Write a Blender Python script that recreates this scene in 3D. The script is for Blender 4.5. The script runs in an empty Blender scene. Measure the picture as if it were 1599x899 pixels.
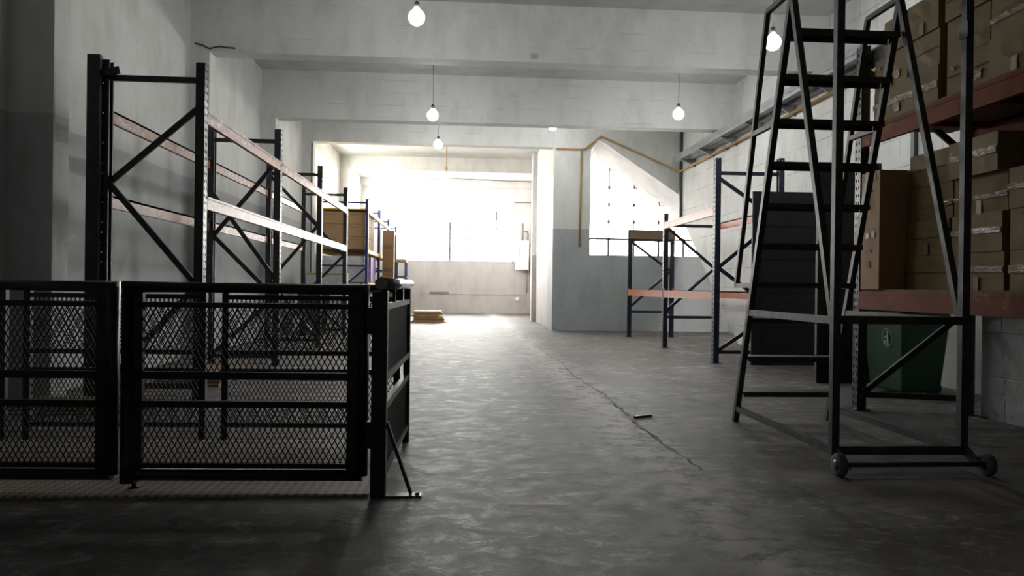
import bpy, bmesh, math, random
from mathutils import Vector, Matrix
random.seed(7)
PI = math.pi
SC = bpy.context.scene
COL = SC.collection

# ------------------------------------------------------------------ camera
F = 1180.0
H = 1.2
yaw = math.atan(82 / F); pitch = math.atan(2.5 / F); roll = .013
fwd = Vector((math.sin(yaw) * math.cos(pitch), math.cos(yaw) * math.cos(pitch), -math.sin(pitch)))
rt = Vector((math.cos(yaw), -math.sin(yaw), 0)); up = rt.cross(fwd)
r2 = rt * math.cos(roll) + up * math.sin(roll); u2 = -rt * math.sin(roll) + up * math.cos(roll)
cd = bpy.data.cameras.new('camera'); cam = bpy.data.objects.new('camera', cd); COL.objects.link(cam)
cd.sensor_fit = 'HORIZONTAL'; cd.sensor_width = 36.0; cd.lens = 36.0 * F / 1599.0
cd.clip_start = .05; cd.clip_end = 300
M = Matrix.Identity(4)
for i in range(3):
    M[i][0] = r2[i]; M[i][1] = u2[i]; M[i][2] = -fwd[i]
M[0][3], M[1][3], M[2][3] = 0, 0, H
cam.matrix_world = M
SC.camera = cam

# ------------------------------------------------------------------ light
SKY = 44.0
BULB = 132.0
EXPO = 0.0
w = bpy.data.worlds.new('sky'); SC.world = w; w.use_nodes = True
nt = w.node_tree; bg = nt.nodes['Background']
tc = nt.nodes.new('ShaderNodeTexCoord'); sp = nt.nodes.new('ShaderNodeSeparateXYZ'); rp = nt.nodes.new('ShaderNodeValToRGB')
nt.links.new(tc.outputs['Generated'], sp.inputs[0]); nt.links.new(sp.outputs['Z'], rp.inputs[0])
rp.color_ramp.elements[0].position = 0.0; rp.color_ramp.elements[0].color = (.60, .56, .52, 1)
rp.color_ramp.elements[1].position = .12; rp.color_ramp.elements[1].color = (1.0, .975, .95, 1)
nt.links.new(rp.outputs[0], bg.inputs[0]); bg.inputs[1].default_value = SKY
SC.view_settings.view_transform = 'Standard'; SC.view_settings.look = 'None'
SC.view_settings.gamma = 1.0; SC.view_settings.exposure = EXPO; SC.view_settings.use_curve_mapping = False


def portal(name, x0, x1, y, z0, z1):
    l = bpy.data.lights.new(name, 'AREA'); l.shape = 'RECTANGLE'; l.size = x1 - x0; l.size_y = z1 - z0
    l.cycles.is_portal = True
    o = bpy.data.objects.new(name, l); COL.objects.link(o)
    o.location = ((x0 + x1) / 2, y, (z0 + z1) / 2); o.rotation_euler = (-PI / 2, 0, 0)


portal('window_portal', -3.2, 2.4, 33.5, 2.3, 5.2)
portal('stair_window_portal', 3.55, 7.2, 22.15, 2.1, 5.0)
for _n, _y0, _y1 in (('added_window_portal', 22.3, 26.6), ('added_window_portal', 28.4, 32.6)):  # sky portals for the side windows added to light the far hall
    _l = bpy.data.lights.new(_n, 'AREA'); _l.shape = 'RECTANGLE'; _l.size = _y1 - _y0; _l.size_y = 1.3; _l.cycles.is_portal = True
    _o = bpy.data.objects.new(_n, _l); COL.objects.link(_o); _o.location = (-4.8, (_y0 + _y1) / 2, 4.55)
    _o.rotation_euler = (PI / 2, 0, -PI / 2)

# ------------------------------------------------------------------ materials
MC = {}


def mat(name, c1, rough=.6, metal=0, c2=None, scale=4, stretch=(1, 1, 1), contrast=(.35, .65), bump=0, bscale=30, bstretch=None,
        c3=None, scale3=1.2, contrast3=(.5, .6), rough2=None, emit=None, emis=0, spec=None):
    if name in MC: return MC[name]
    m = bpy.data.materials.new(name); m.use_nodes = True; n = m.node_tree; N = n.nodes; L = n.links
    b = N['Principled BSDF']
    b.inputs['Base Color'].default_value = (*c1, 1); b.inputs['Roughness'].default_value = rough; b.inputs['Metallic'].default_value = metal
    if spec is not None: b.inputs['Specular IOR Level'].default_value = spec
    t = N.new('ShaderNodeTexCoord')

    def noise(sc, st, det=6):
        mp = N.new('ShaderNodeMapping'); mp.inputs['Scale'].default_value = st; L.new(t.outputs['Object'], mp.inputs[0])
        z = N.new('ShaderNodeTexNoise'); z.inputs['Scale'].default_value = sc; z.inputs['Detail'].default_value = det
        z.inputs['Roughness'].default_value = .62
        L.new(mp.outputs[0], z.inputs['Vector']); return z

    def ramp(src, lo, hi):
        r = N.new('ShaderNodeMapRange'); r.inputs['From Min'].default_value = lo; r.inputs['From Max'].default_value = hi
        L.new(src, r.inputs['Value']); return r
    col = None
    if c2:
        z = noise(scale, stretch); r = ramp(z.outputs['Fac'], *contrast)
        mx = N.new('ShaderNodeMix'); mx.data_type = 'RGBA'; mx.inputs['A'].default_value = (*c1, 1); mx.inputs['B'].default_value = (*c2, 1)
        L.new(r.outputs[0], mx.inputs['Factor']); col = mx.outputs['Result']
        if rough2 is not None:
            rr = N.new('ShaderNodeMapRange'); rr.inputs['To Min'].default_value = rough; rr.inputs['To Max'].default_value = rough2
            L.new(r.outputs[0], rr.inputs['Value']); L.new(rr.outputs[0], b.inputs['Roughness'])
    if c3:
        z = noise(scale3, (1, 1, 1)); r = ramp(z.outputs['Fac'], *contrast3)
        mx = N.new('ShaderNodeMix'); mx.data_type = 'RGBA'; mx.inputs['B'].default_value = (*c3, 1)
        if col: L.new(col, mx.inputs['A'])
        else: mx.inputs['A'].default_value = (*c1, 1)
        L.new(r.outputs[0], mx.inputs['Factor']); col = mx.outputs['Result']
    if col: L.new(col, b.inputs['Base Color'])
    if bump:
        z = noise(bscale, bstretch or stretch, 4); bp = N.new('ShaderNodeBump'); bp.inputs['Strength'].default_value = bump
        bp.inputs['Distance'].default_value = .02
        L.new(z.outputs['Fac'], bp.inputs['Height']); L.new(bp.outputs[0], b.inputs['Normal'])
    if emit:
        b.inputs['Emission Color'].default_value = (*emit, 1); b.inputs['Emission Strength'].default_value = emis
    MC[name] = m
    return m


def wall_mat(name, white, grey, zb, kind):
    """painted masonry, white above height zb, grey below; kind: 'plaster', 'board' (formwork lines along x), 'block' (courses on an x wall)"""
    m = bpy.data.materials.new(name); m.use_nodes = True; n = m.node_tree; N = n.nodes; L = n.links; b = N['Principled BSDF']
    b.inputs['Roughness'].default_value = .72
    t = N.new('ShaderNodeTexCoord'); s = N.new('ShaderNodeSeparateXYZ'); L.new(t.outputs['Object'], s.inputs[0])

    def nz(scale, st=(1, 1, 1), det=6):
        mp = N.new('ShaderNodeMapping'); mp.inputs['Scale'].default_value = st; L.new(t.outputs['Object'], mp.inputs[0])
        z = N.new('ShaderNodeTexNoise'); z.inputs['Scale'].default_value = scale; z.inputs['Detail'].default_value = det
        z.inputs['Roughness'].default_value = .6; L.new(mp.outputs[0], z.inputs['Vector']); return z.outputs['Fac']

    def mr(src, a, c, d=0, e=1):
        r = N.new('ShaderNodeMapRange')
        for k, v in zip(('From Min', 'From Max', 'To Min', 'To Max'), (a, c, d, e)): r.inputs[k].default_value = v
        L.new(src, r.inputs['Value']); return r.outputs[0]

    def mth(op, a, c):
        q = N.new('ShaderNodeMath'); q.operation = op
        for i, v in enumerate((a, c)):
            if isinstance(v, (int, float)): q.inputs[i].default_value = v
            else: L.new(v, q.inputs[i])
        return q.outputs[0]

    def mixc(f, A, B, blend='MIX'):
        q = N.new('ShaderNodeMix'); q.data_type = 'RGBA'; q.blend_type = blend
        if isinstance(f, float): q.inputs['Factor'].default_value = f
        else: L.new(f, q.inputs['Factor'])
        for k, v in (('A', A), ('B', B)):
            if isinstance(v, tuple): q.inputs[k].default_value = (*v, 1)
            else: L.new(v, q.inputs[k])
        return q.outputs['Result']
    wob = mth('MULTIPLY', nz(1.5), .05)
    zz = mth('ADD', s.outputs['Z'], wob)
    col = mixc(mr(zz, zb + .02, zb + .035), grey, white)
    col = mixc(mr(nz(2.2, (1, 1, .45)), .45, .75, 0, .35), col, (.42, .41, .37), 'MULTIPLY')
    col = mixc(mr(nz(9), .6, .75, 0, .25), col, (.5, .46, .4), 'MULTIPLY')
    hgt = mth('MULTIPLY', nz(14), .35)
    fine = nz(60, (1, 1, 1), 3)
    hgt = mth('ADD', hgt, mth('MULTIPLY', fine, .12))
    if kind in ('board', 'block'):
        per = .27 if kind == 'board' else .42
        ax = 'X' if kind == 'board' else 'Y'
        warp = mth('MULTIPLY', nz(.7, (1, 1, 3)), .035)
        q = mth('ADD', s.outputs['Z'], warp)
        fr = mth('FRACT', mth('DIVIDE', q, per), 0)
        line = mr(mth('ABSOLUTE', mth('SUBTRACT', fr, .5), 0), .475, .5)
        brk = mr(nz(1.3, (1, 1, 6)), *((.50, .62) if kind == 'board' else (.42, .54)))
        line = mth('MULTIPLY', line, brk)
        if kind == 'block':
            row = mth('FLOOR', mth('DIVIDE', q, per), 0)
            yy = mth('ADD', mth('DIVIDE', s.outputs[ax], .95), mth('MULTIPLY', row, .47))
            l2 = mr(mth('ABSOLUTE', mth('SUBTRACT', mth('FRACT', yy, 0), .5), 0), .485, .5)
            line = mth('MAXIMUM', line, mth('MULTIPLY', l2, brk))
        col = mixc(mth('MULTIPLY', line, .45), col, (.30, .28, .25))
        hgt = mth('SUBTRACT', hgt, mth('MULTIPLY', line, .7))
    L.new(col, b.inputs['Base Color'])
    bp = N.new('ShaderNodeBump'); bp.inputs['Strength'].default_value = .55; bp.inputs['Distance'].default_value = .03
    L.new(hgt, bp.inputs['Height']); L.new(bp.outputs[0], b.inputs['Normal'])
    return m


WHITE = (.74, .745, .73); GREY = (.44, .475, .49)
m_wall = wall_mat('painted_wall', WHITE, GREY, 2.8, 'plaster')
m_wall_l = wall_mat('left_wall_paint', WHITE, (.55, .575, .58), 2.85, 'plaster')
m_beam = wall_mat('board_marked_concrete', WHITE, GREY, -5, 'board')
m_block = wall_mat('white_block_wall', (.75, .75, .74), GREY, -5, 'block')
m_far = wall_mat('far_wall_paint', (.77, .755, .755), (.53, .50, .49), 2.28, 'plaster')
m_ceil = wall_mat('ceiling_paint', (.58, .59, .58), GREY, -5, 'plaster')


def floor_mat():
    m = bpy.data.materials.new('worn_concrete'); m.use_nodes = True; n = m.node_tree; N = n.nodes; L = n.links; b = N['Principled BSDF']
    t = N.new('ShaderNodeTexCoord')

    def nz(scale, st=(1, 1, 1), det=8, rg=.65):
        mp = N.new('ShaderNodeMapping'); mp.inputs['Scale'].default_value = st; L.new(t.outputs['Object'], mp.inputs[0])
        z = N.new('ShaderNodeTexNoise'); z.inputs['Scale'].default_value = scale; z.inputs['Detail'].default_value = det
        z.inputs['Roughness'].default_value = rg; z.inputs['Distortion'].default_value = .5; L.new(mp.outputs[0], z.inputs['Vector']); return z.outputs['Fac']

    def mr(src, a, c, d=0, e=1):
        r = N.new('ShaderNodeMapRange')
        for k, v in zip(('From Min', 'From Max', 'To Min', 'To Max'), (a, c, d, e)): r.inputs[k].default_value = v
        L.new(src, r.inputs['Value']); return r.outputs[0]

    def mixc(f, A, B, blend='MIX'):
        q = N.new('ShaderNodeMix'); q.data_type = 'RGBA'; q.blend_type = blend; L.new(f, q.inputs['Factor'])
        for k, v in (('A', A), ('B', B)):
            if isinstance(v, tuple): q.inputs[k].default_value = (*v, 1)
            else: L.new(v, q.inputs[k])
        return q.outputs['Result']
    big = nz(.5); mid = nz(1.9, (.85, 1.1, 1)); fine = nz(13, (.9, 1, 1)); scr = nz(5.5, (.8, 1.15, 1), 12, .8); spk = nz(30, (1, 1, 1), 4, .8)
    col = mixc(mr(big, .35, .65), (.10, .090, .088), (.225, .204, .200))
    col = mixc(mr(mid, .42, .62, 0, .7), col, (.115, .108, .103))
    msk = N.new('ShaderNodeMath'); msk.operation = 'MULTIPLY'; L.new(mr(scr, .52, .60, 0, .85), msk.inputs[0]); L.new(mr(nz(.8, (1, 1, 1), 4), .42, .60), msk.inputs[1])
    col = mixc(msk.outputs[0], col, (.44, .41, .40))
    col = mixc(mr(nz(3.1, (.8, 1.1, 1), 10, .78), .53, .60, 0, .75), col, (.055, .05, .048))
    col = mixc(mr(fine, .56, .72, 0, .5), col, (.085, .08, .077))
    # rubbed mortar patches along the seam
    sx = N.new('ShaderNodeSeparateXYZ'); L.new(t.outputs['Object'], sx.inputs[0])

    def mth(op, a, c):
        q = N.new('ShaderNodeMath'); q.operation = op
        for i, v in enumerate((a, c)):
            if isinstance(v, (int, float)): q.inputs[i].default_value = v
            else: L.new(v, q.inputs[i])
        return q.outputs[0]
    wob = mth('MULTIPLY', mth('SUBTRACT', nz(.9), .5), .7)
    dist = mth('ABSOLUTE', mth('SUBTRACT', mth('ADD', sx.outputs['X'], wob), 1.42), 0)
    band = mr(dist, .03, .42, 1, 0)
    patch = mth('MULTIPLY', band, mr(nz(4.5, (1, 1.3, 1), 10, .8), .43, .52, 0, .9))
    col = mixc(patch, col, (.50, .475, .46))
    L.new(col, b.inputs['Base Color'])
    L.new(mr(scr, .40, .64, .66, .50), b.inputs['Roughness'])
    b.inputs['Specular IOR Level'].default_value = .30
    hh = mth('ADD', mth('MULTIPLY', fine, .5), mth('MULTIPLY', scr, .7))
    hh = mth('ADD', hh, mth('MULTIPLY', spk, .35))
    hh = mth('ADD', hh, mth('MULTIPLY', patch, .4))
    bp = N.new('ShaderNodeBump'); bp.inputs['Strength'].default_value = .5; bp.inputs['Distance'].default_value = .0085
    L.new(hh, bp.inputs['Height']); L.new(bp.outputs[0], b.inputs['Normal'])
    return m


m_floor = floor_mat()
m_seam = mat('seam_mortar', (.31, .295, .285), .8, c2=(.13, .122, .117), scale=7, bump=.25, bscale=25)
m_joint = mat('floor_joint_grit', (.10, .094, .09), .9, c2=(.26, .25, .24), scale=4, contrast=(.45, .55))
m_groove = mat('dark_groove', (.05, .047, .045), .9)
m_black = mat('black_gloss_paint', (.008, .0085, .010), .42, c2=(.02, .021, .024), scale=14, bump=.1, bscale=60)
m_screen = mat('black_expanded_metal', (.010, .0105, .012), .5)
m_lad = mat('ladder_dark_paint', (.038, .039, .041), .42, c2=(.09, .091, .093), scale=10, contrast=(.5, .7), bump=.15, bscale=50)
m_rackblk = mat('rack_charcoal_paint', (.022, .024, .030), .45, c2=(.05, .052, .058), scale=12, contrast=(.5, .75))
m_rackfront = mat('rack_worn_edge_paint', (.030, .030, .033), .35, c2=(.45, .43, .42), scale=22, contrast=(.56, .68))
m_rackblue = mat('rack_navy_paint', (.014, .019, .045), .42, c2=(.04, .045, .075), scale=12, contrast=(.5, .75))
m_blue = mat('rack_blue_paint', (.018, .026, .13), .45, c2=(.03, .045, .17), scale=8)
m_beamold = mat('worn_brown_beam_paint', (.33, .11, .055), .42, c2=(.58, .46, .38), scale=9, contrast=(.55, .66), stretch=(1, .45, 2.2), c3=(.09, .045, .035), scale3=8, contrast3=(.52, .62))
m_orange = mat('orange_beam_paint', (.62, .15, .055), .42, c2=(.50, .16, .08), scale=5)
m_redbeam = mat('red_orange_beam_paint', (.27, .046, .012), .6, c2=(.20, .036, .011), scale=5, c3=(.38, .22, .11), scale3=1.6, contrast3=(.60, .68), spec=.12)
m_card = mat('cardboard', (.34, .205, .095), .75, c2=(.30, .175, .085), scale=3, contrast=(.3, .7))
m_card2 = mat('cardboard_light', (.47, .30, .165), .75, c2=(.40, .25, .13), scale=3, contrast=(.3, .7))
m_card3 = mat('cardboard_olive', (.27, .185, .075), .7, c2=(.20, .135, .052), scale=2.5, contrast=(.3, .7), bump=.2, bscale=6)
m_tape = mat('clear_packing_tape', (.34, .27, .16), .10, c2=(.24, .18, .09), scale=30, bump=1.0, bscale=38, bstretch=(1, .35, 1.6), spec=.9)
m_tapep = mat('plain_tape', (.30, .22, .12), .35)
m_label = mat('white_paper_label', (.72, .70, .66), .7)
m_ink = mat('printed_ink', (.02, .018, .016), .6)
m_chip = mat('chipboard', (.24, .165, .095), .8, c2=(.17, .11, .06), scale=20, bump=.3, bscale=60)
m_ply = mat('plywood_edge', (.26, .19, .115), .75, c2=(.19, .135, .08), scale=6, stretch=(1, 1, 8))
m_yellow = mat('yellow_paint', (.80, .55, .03), .5, c2=(.70, .45, .03), scale=4)
m_paleyellow = mat('pale_yellow_card', (.74, .60, .28), .7, c2=(.62, .48, .2), scale=4)
m_purple = mat('purple_plastic_film', (.26, .14, .48), .35, c2=(.42, .30, .62), scale=9, bump=.6, bscale=20)
m_whiteplastic = mat('white_plastic_film', (.74, .74, .72), .35, c2=(.60, .61, .62), scale=4, bump=.4, bscale=10)
m_bin = mat('green_bin_plastic', (.007, .056, .016), .5, c2=(.010, .068, .020), scale=3)
m_steel = mat('black_steel_sheet', (.004, .0045, .006), .55, c2=(.007, .008, .010), scale=2.5, bump=.08, bscale=5)
m_tray = mat('galvanised_tray', (.33, .34, .35), .45, .6, c2=(.24, .25, .26), scale=4)
m_gas = mat('ochre_pipe_paint', (.50, .30, .10), .5, c2=(.36, .22, .08), scale=5)
m_cond = mat('grey_conduit', (.07, .07, .075), .5)
m_whitemet = mat('white_enamel', (.80, .80, .80), .3)
m_pipeg = mat('grey_pipe', (.25, .24, .24), .45, .3)
m_rubber = mat('grey_rubber_tyre', (.11, .105, .10), .8, c2=(.16, .155, .15), scale=20)
m_socket = mat('dark_lamp_socket', (.03, .03, .03), .5)
m_bulb = mat('lit_bulb_glass', (.9, .9, .9), .3, emit=(.98, 1.0, .98), emis=BULB)
m_winframe = mat('white_steel_glazing_bar', (.42, .41, .40), .5)
m_windark = mat('grey_steel_glazing_bar', (.16, .155, .15), .5)
m_tread = mat('checker_plate', (.32, .265, .225), .6, c2=(.22, .18, .155), scale=5, bump=.2, bscale=30)


def add_checker(m):
    n = m.node_tree; N = n.nodes; L = n.links; b = N['Principled BSDF']
    t = N.new('ShaderNodeTexCoord'); mp = N.new('ShaderNodeMapping'); mp.inputs['Rotation'].default_value = (0, 0, PI / 4)
    mp.inputs['Scale'].default_value = (26, 26, 26); L.new(t.outputs['Object'], mp.inputs[0])
    c = N.new('ShaderNodeTexChecker'); c.inputs['Scale'].default_value = 1; L.new(mp.outputs[0], c.inputs['Vector'])
    src = b.inputs['Base Color'].links[0].from_socket
    mx = N.new('ShaderNodeMix'); mx.data_type = 'RGBA'; mx.inputs['B'].default_value = (.62, .55, .46, 1); L.new(src, mx.inputs['A'])
    mul = N.new('ShaderNodeMath'); mul.operation = 'MULTIPLY'; mul.inputs[1].default_value = .7; L.new(c.outputs['Fac'], mul.inputs[0])
    L.new(mul.outputs[0], mx.inputs['Factor']); L.new(mx.outputs['Result'], b.inputs['Base Color'])


add_checker(m_tread)
m_glass = bpy.data.materials.new('dusty_clear_glass'); m_glass.use_nodes = True
_n = m_glass.node_tree; _n.nodes.remove(_n.nodes['Principled BSDF'])
_t = _n.nodes.new('ShaderNodeBsdfTransparent'); _t.inputs[0].default_value = (.93, .94, .93, 1)
_g = _n.nodes.new('ShaderNodeBsdfGlossy'); _g.inputs['Roughness'].default_value = .08
_m = _n.nodes.new('ShaderNodeMixShader'); _m.inputs[0].default_value = .06
_n.links.new(_t.outputs[0], _m.inputs[1]); _n.links.new(_g.outputs[0], _m.inputs[2]); _n.links.new(_m.outputs[0], _n.nodes['Material Output'].inputs[0])

# ------------------------------------------------------------------ builders
ORG = {}


class MB:
    """collects shapes in world coordinates, then links them as ONE mesh object"""
    def __init__(s): s.b = bmesh.new()

    def hexa(s, pts):
        v = [s.b.verts.new(p) for p in pts]
        for f in ((3, 2, 1, 0), (4, 5, 6, 7), (0, 1, 5, 4), (1, 2, 6, 5), (2, 3, 7, 6), (3, 0, 4, 7)):
            s.b.faces.new([v[i] for i in f])
        return s

    def box(s, x0, x1, y0, y1, z0, z1, rz=0, c=None):
        p = [Vector(q) for q in ((x0, y0, z0), (x1, y0, z0), (x1, y1, z0), (x0, y1, z0), (x0, y0, z1), (x1, y0, z1), (x1, y1, z1), (x0, y1, z1))]
        if rz:
            c = Vector((*(c or ((x0 + x1) / 2, (y0 + y1) / 2)), 0)); R = Matrix.Rotation(rz, 3, 'Z')
            p = [R @ (q - c) + c for q in p]
        return s.hexa(p)

    def bar(s, a, b, w, h, upv=(0, 0, 1)):
        a = Vector(a); b = Vector(b); d = (b - a).normalized(); upv = Vector(upv)
        if abs(d.dot(upv)) > .98: upv = Vector((0, 1, 0))
        sd = d.cross(upv).normalized(); u = sd.cross(d).normalized()
        q = [(-1, -1), (1, -1), (1, 1), (-1, 1)]
        return s.hexa([a + sd * i * w / 2 + u * j * h / 2 for i, j in q] + [b + sd * i * w / 2 + u * j * h / 2 for i, j in q])

    def tube(s, pts, r, n=12, caps=True):
        pts = [Vector(p) for p in pts]; rings = []
        ref = None
        for i, p in enumerate(pts):
            if i == 0: d = pts[1] - p
            elif i == len(pts) - 1: d = p - pts[i - 1]
            else: d = (pts[i + 1] - p).normalized() + (p - pts[i - 1]).normalized()
            d.normalize()
            if ref is None: ref = Vector((0, 0, 1)) if abs(d.z) < .9 else Vector((1, 0, 0))
            sd = d.cross(ref).normalized(); u = sd.cross(d).normalized(); ref = u
            k = 1.0
            if 0 < i < len(pts) - 1:
                k = 1 / max(.5, abs(d.dot((pts[i + 1] - p).normalized())))
            rr = r[i] if isinstance(r, (list, tuple)) else r
            rings.append([s.b.verts.new(p + (sd * math.cos(2 * PI * j / n) + u * math.sin(2 * PI * j / n)) * rr * (k if k < 1.5 else 1)) for j in range(n)])
        for A, B in zip(rings, rings[1:]):
            for j in range(n):
                f = s.b.faces.new((A[j], A[(j + 1) % n], B[(j + 1) % n], B[j])); f.smooth = True
        if caps:
            s.b.faces.new(list(reversed(rings[0]))); s.b.faces.new(rings[-1])
        return s

    def lathe(s, c, prof, n=24, axis='Z'):
        rings = []
        for r, h in prof:
            ring = []
            for j in range(n):
                a = 2 * PI * j / n
                p = (r * math.cos(a), r * math.sin(a), h) if axis == 'Z' else ((h, r * math.cos(a), r * math.sin(a)) if axis == 'X' else (r * math.cos(a), h, r * math.sin(a)))
                ring.append(s.b.verts.new(Vector(c) + Vector(p)))
            rings.append(ring)
        for A, B in zip(rings, rings[1:]):
            for j in range(n):
                f = s.b.faces.new((A[j], A[(j + 1) % n], B[(j + 1) % n], B[j])); f.smooth = True
        s.b.faces.new(rings[0]); s.b.faces.new(rings[-1])
        return s

    def prism(s, poly, axis, a, b):
        """poly: list of 2-D points; axis 'X' -> (y,z), 'Y' -> (x,z), 'Z' -> (x,y); extruded from a to b"""
        def mk(p, t): return {'X': (t, p[0], p[1]), 'Y': (p[0], t, p[1]), 'Z': (p[0], p[1], t)}[axis]
        A = [s.b.verts.new(mk(p, a)) for p in poly]; B = [s.b.verts.new(mk(p, b)) for p in poly]; n = len(poly)
        s.b.faces.new(A); s.b.faces.new(list(reversed(B)))
        for i in range(n): s.b.faces.new((A[i], B[i], B[(i + 1) % n], A[(i + 1) % n]))
        return s

    def build(s, name, m, parent=None, origin=None, bevel=0):
        bmesh.ops.recalc_face_normals(s.b, faces=s.b.faces)
        po = ORG[parent.name] if parent else Vector((0, 0, 0))
        og = Vector(origin) if origin is not None else po
        for v in s.b.verts: v.co -= og
        me = bpy.data.meshes.new(name); s.b.to_mesh(me); s.b.free(); me.materials.append(m)
        o = bpy.data.objects.new(name, me); COL.objects.link(o)
        if parent: o.parent = parent
        o.location = og - po
        ORG[o.name] = og
        if bevel:
            bv = o.modifiers.new('bevel', 'BEVEL'); bv.width = bevel; bv.segments = 2; bv.limit_method = 'ANGLE'
        return o


def tag(o, label, cat, group=None):
    o['label'] = label; o['category'] = cat
    if group: o['group'] = group
    return o


def thing(name, label, cat, loc, group=None):
    o = bpy.data.objects.new(name, None); COL.objects.link(o); o.location = loc; o.empty_display_size = .1
    ORG[o.name] = Vector(loc)
    return tag(o, label, cat, group)


def struct(o):
    o['kind'] = 'structure'; return o


def copy_tree(o, parent=None):
    c = o.copy(); COL.objects.link(c); c.parent = parent
    for ch in [x for x in bpy.data.objects if x.parent == o]: copy_tree(ch, c)
    return c


def text_mesh(body, size, M4, m, parent, name='lettering', depth=.0015):
    cu = bpy.data.curves.new(name, 'FONT'); cu.body = body; cu.size = size; cu.extrude = depth; cu.align_x = 'CENTER'; cu.align_y = 'CENTER'
    to = bpy.data.objects.new(name, cu); COL.objects.link(to)
    dg = bpy.context.evaluated_depsgraph_get(); me = bpy.data.meshes.new_from_object(to.evaluated_get(dg))
    bpy.data.objects.remove(to)
    po = ORG[parent.name]
    me.transform(Matrix.Translation(-po) @ M4); me.materials.clear(); me.materials.append(m)
    o = bpy.data.objects.new(name, me); COL.objects.link(o); o.parent = parent; ORG[o.name] = po
    return o


# ================================================================== STRUCTURE
XL = -4.3; XR = 6.12; XP = -4.0; ZC = 5.8; YB = 33.2; YG = 20.7
struct(MB().box(-6, 9, -7, 36, -.3, 0).build('floor', m_floor))
struct(MB().box(-6, 9, -7, 36, ZC, ZC + .3).build('ceiling', m_ceil))
wl = MB().box(XL - .4, XL, 7.8, 22.3, 0, ZC).box(XL - .4, -4.43, -7, 7.8, 0, ZC)
wl.box(XL - .4, XL, 22.3, YB + .3, 0, 3.9).box(XL - .4, XL, 22.3, YB + .3, 5.2, ZC).box(XL - .4, XL, 26.6, 28.4, 3.9, 5.2).box(XL - .4, XL, 32.6, YB + .3, 3.9, 5.2)  # leaves openings for the two added side windows
for y0, y1 in ((3.2, 3.55), (7.72, 8.02), (12.3, 12.65), (16.6, 16.95), (20.8, 21.15), (27.3, 27.65)):
    wl.box(XL - .2, XP, y0, y1, 0, ZC)
struct(wl.build('wall_left', m_wall_l))
# right wall: its far lower corner is cut on the slant where the stair recess opens
struct(MB().prism([(-7, 0), (16.2, 0), (20.45, 3.05), (YG + .1, 3.3), (YG + .1, ZC), (-7, ZC)], 'X', XR, XR + .18).build('wall_right', m_block))
struct(MB().box(7.5, 7.8, 12, 23, 0, ZC).build('wall_recess', m_block))
struct(MB().box(-6, 9, -7.3, -7, 0, ZC).build('wall_back', m_ceil))
struct(MB().box(5.05, XR, 5.95, 6.98, 0, ZC).build('trim_1', wall_mat('grey_block_pier', (.40, .42, .43), GREY, -5, 'block')))          # pier on the right
# beams
for i, (y, z) in enumerate(((3.2, 4.9), (7.72, 4.9), (12.3, 4.86), (16.6, 4.77))):
    b = MB().box(XP - .005, XR + .02, y + .002, y + .32, z, ZC)
    b.box(XP, XR, y - .012, y + .002, z, z + .05)
    struct(b.build('trim_%d' % (i + 2), m_beam))
struct(MB().box(XP - .005, 2.55, 20.8, 21.12, 5.06, ZC).build('trim_6', m_beam))
struct(MB().box(XP - .005, 3.1, 27.3, 27.6, 5.3, ZC).build('trim_7', m_beam))
ck = MB().tube([(-4.22, 12.283, 4.98), (-4.1, 12.283, 4.95), (-4.0, 12.283, 4.90), (-3.86, 12.283, 4.94), (-3.6, 12.283, 4.92)], .012, 5)
struct(ck.build('trim_11', m_groove))
st_ = MB()
for dx, dy, ra in ((0, 0, .05), (.07, .03, .035), (.13, -.01, .05)): st_.lathe((-3.80 + dx, 15.7 + dy, 5.785), [(ra * .4, -.02), (ra, 0), (ra, .014)], 9)
struct(st_.build('trim_12', m_ply))
# grey end wall with the slanted opening
Y0, Y1 = YG, YG + 1.2
g = MB()
g.box(2.55, 3.58, Y0, Y1, 0, ZC)
g.box(3.58, 7.5, Y0, Y1, 0, 2.10)
g.prism([(3.58, 5.0), (3.79, 5.30), (6.30, 3.66), (7.5, 2.85), (7.5, ZC), (3.58, ZC)], 'Y', Y0, Y0 + .12)
struct(g.build('wall_end', m_wall))
sf_ = MB(); ya, yb = Y0 + .12, Y1 + .1
ft = [(3.58, 5.0), (3.79, 5.30), (6.30, 3.66), (7.5, 2.85)]
for (xa, za), (xb, zb) in zip(ft, ft[1:]):
    dz = .30
    sf_.hexa([Vector(v) for v in ((xa, ya, za), (xb, ya, zb), (xb, yb, zb - dz), (xa, yb, za - dz), (xa, ya, ZC), (xb, ya, ZC), (xb, yb, ZC), (xa, yb, ZC))])
struct(sf_.build('trim_8', m_far))
# far hall
wr = MB().box(2.62, 3.0, Y1, 25.9, 0, ZC); wr.box(2.47, 3.1, 25.9, 26.3, 0, ZC); wr.box(3.1, 3.4, 26.3, YB, 0, ZC)
struct(wr.build('wall_partition', m_far))
wb = MB()
WX0, WX1, WZ0, WZ1 = -3.18, 2.36, 2.30, 5.15
wb.box(XL, 3.1, YB, YB + .3, 0, WZ0); wb.box(XL, WX0, YB, YB + .3, WZ0, ZC); wb.box(WX1, 3.1, YB, YB + .3, WZ0, ZC); wb.box(WX0, WX1, YB, YB + .3, WZ1, ZC)
wb.box(XL, 3.1, YB - .25, YB, 5.50, ZC); wb.box(WX1 + .03, 3.1, YB - .1, YB, WZ0, 5.5)
wb.box(-1.2, 2.9, YB - .02, YB, .82, .86)
struct(wb.build('wall_far', m_far))


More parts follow.
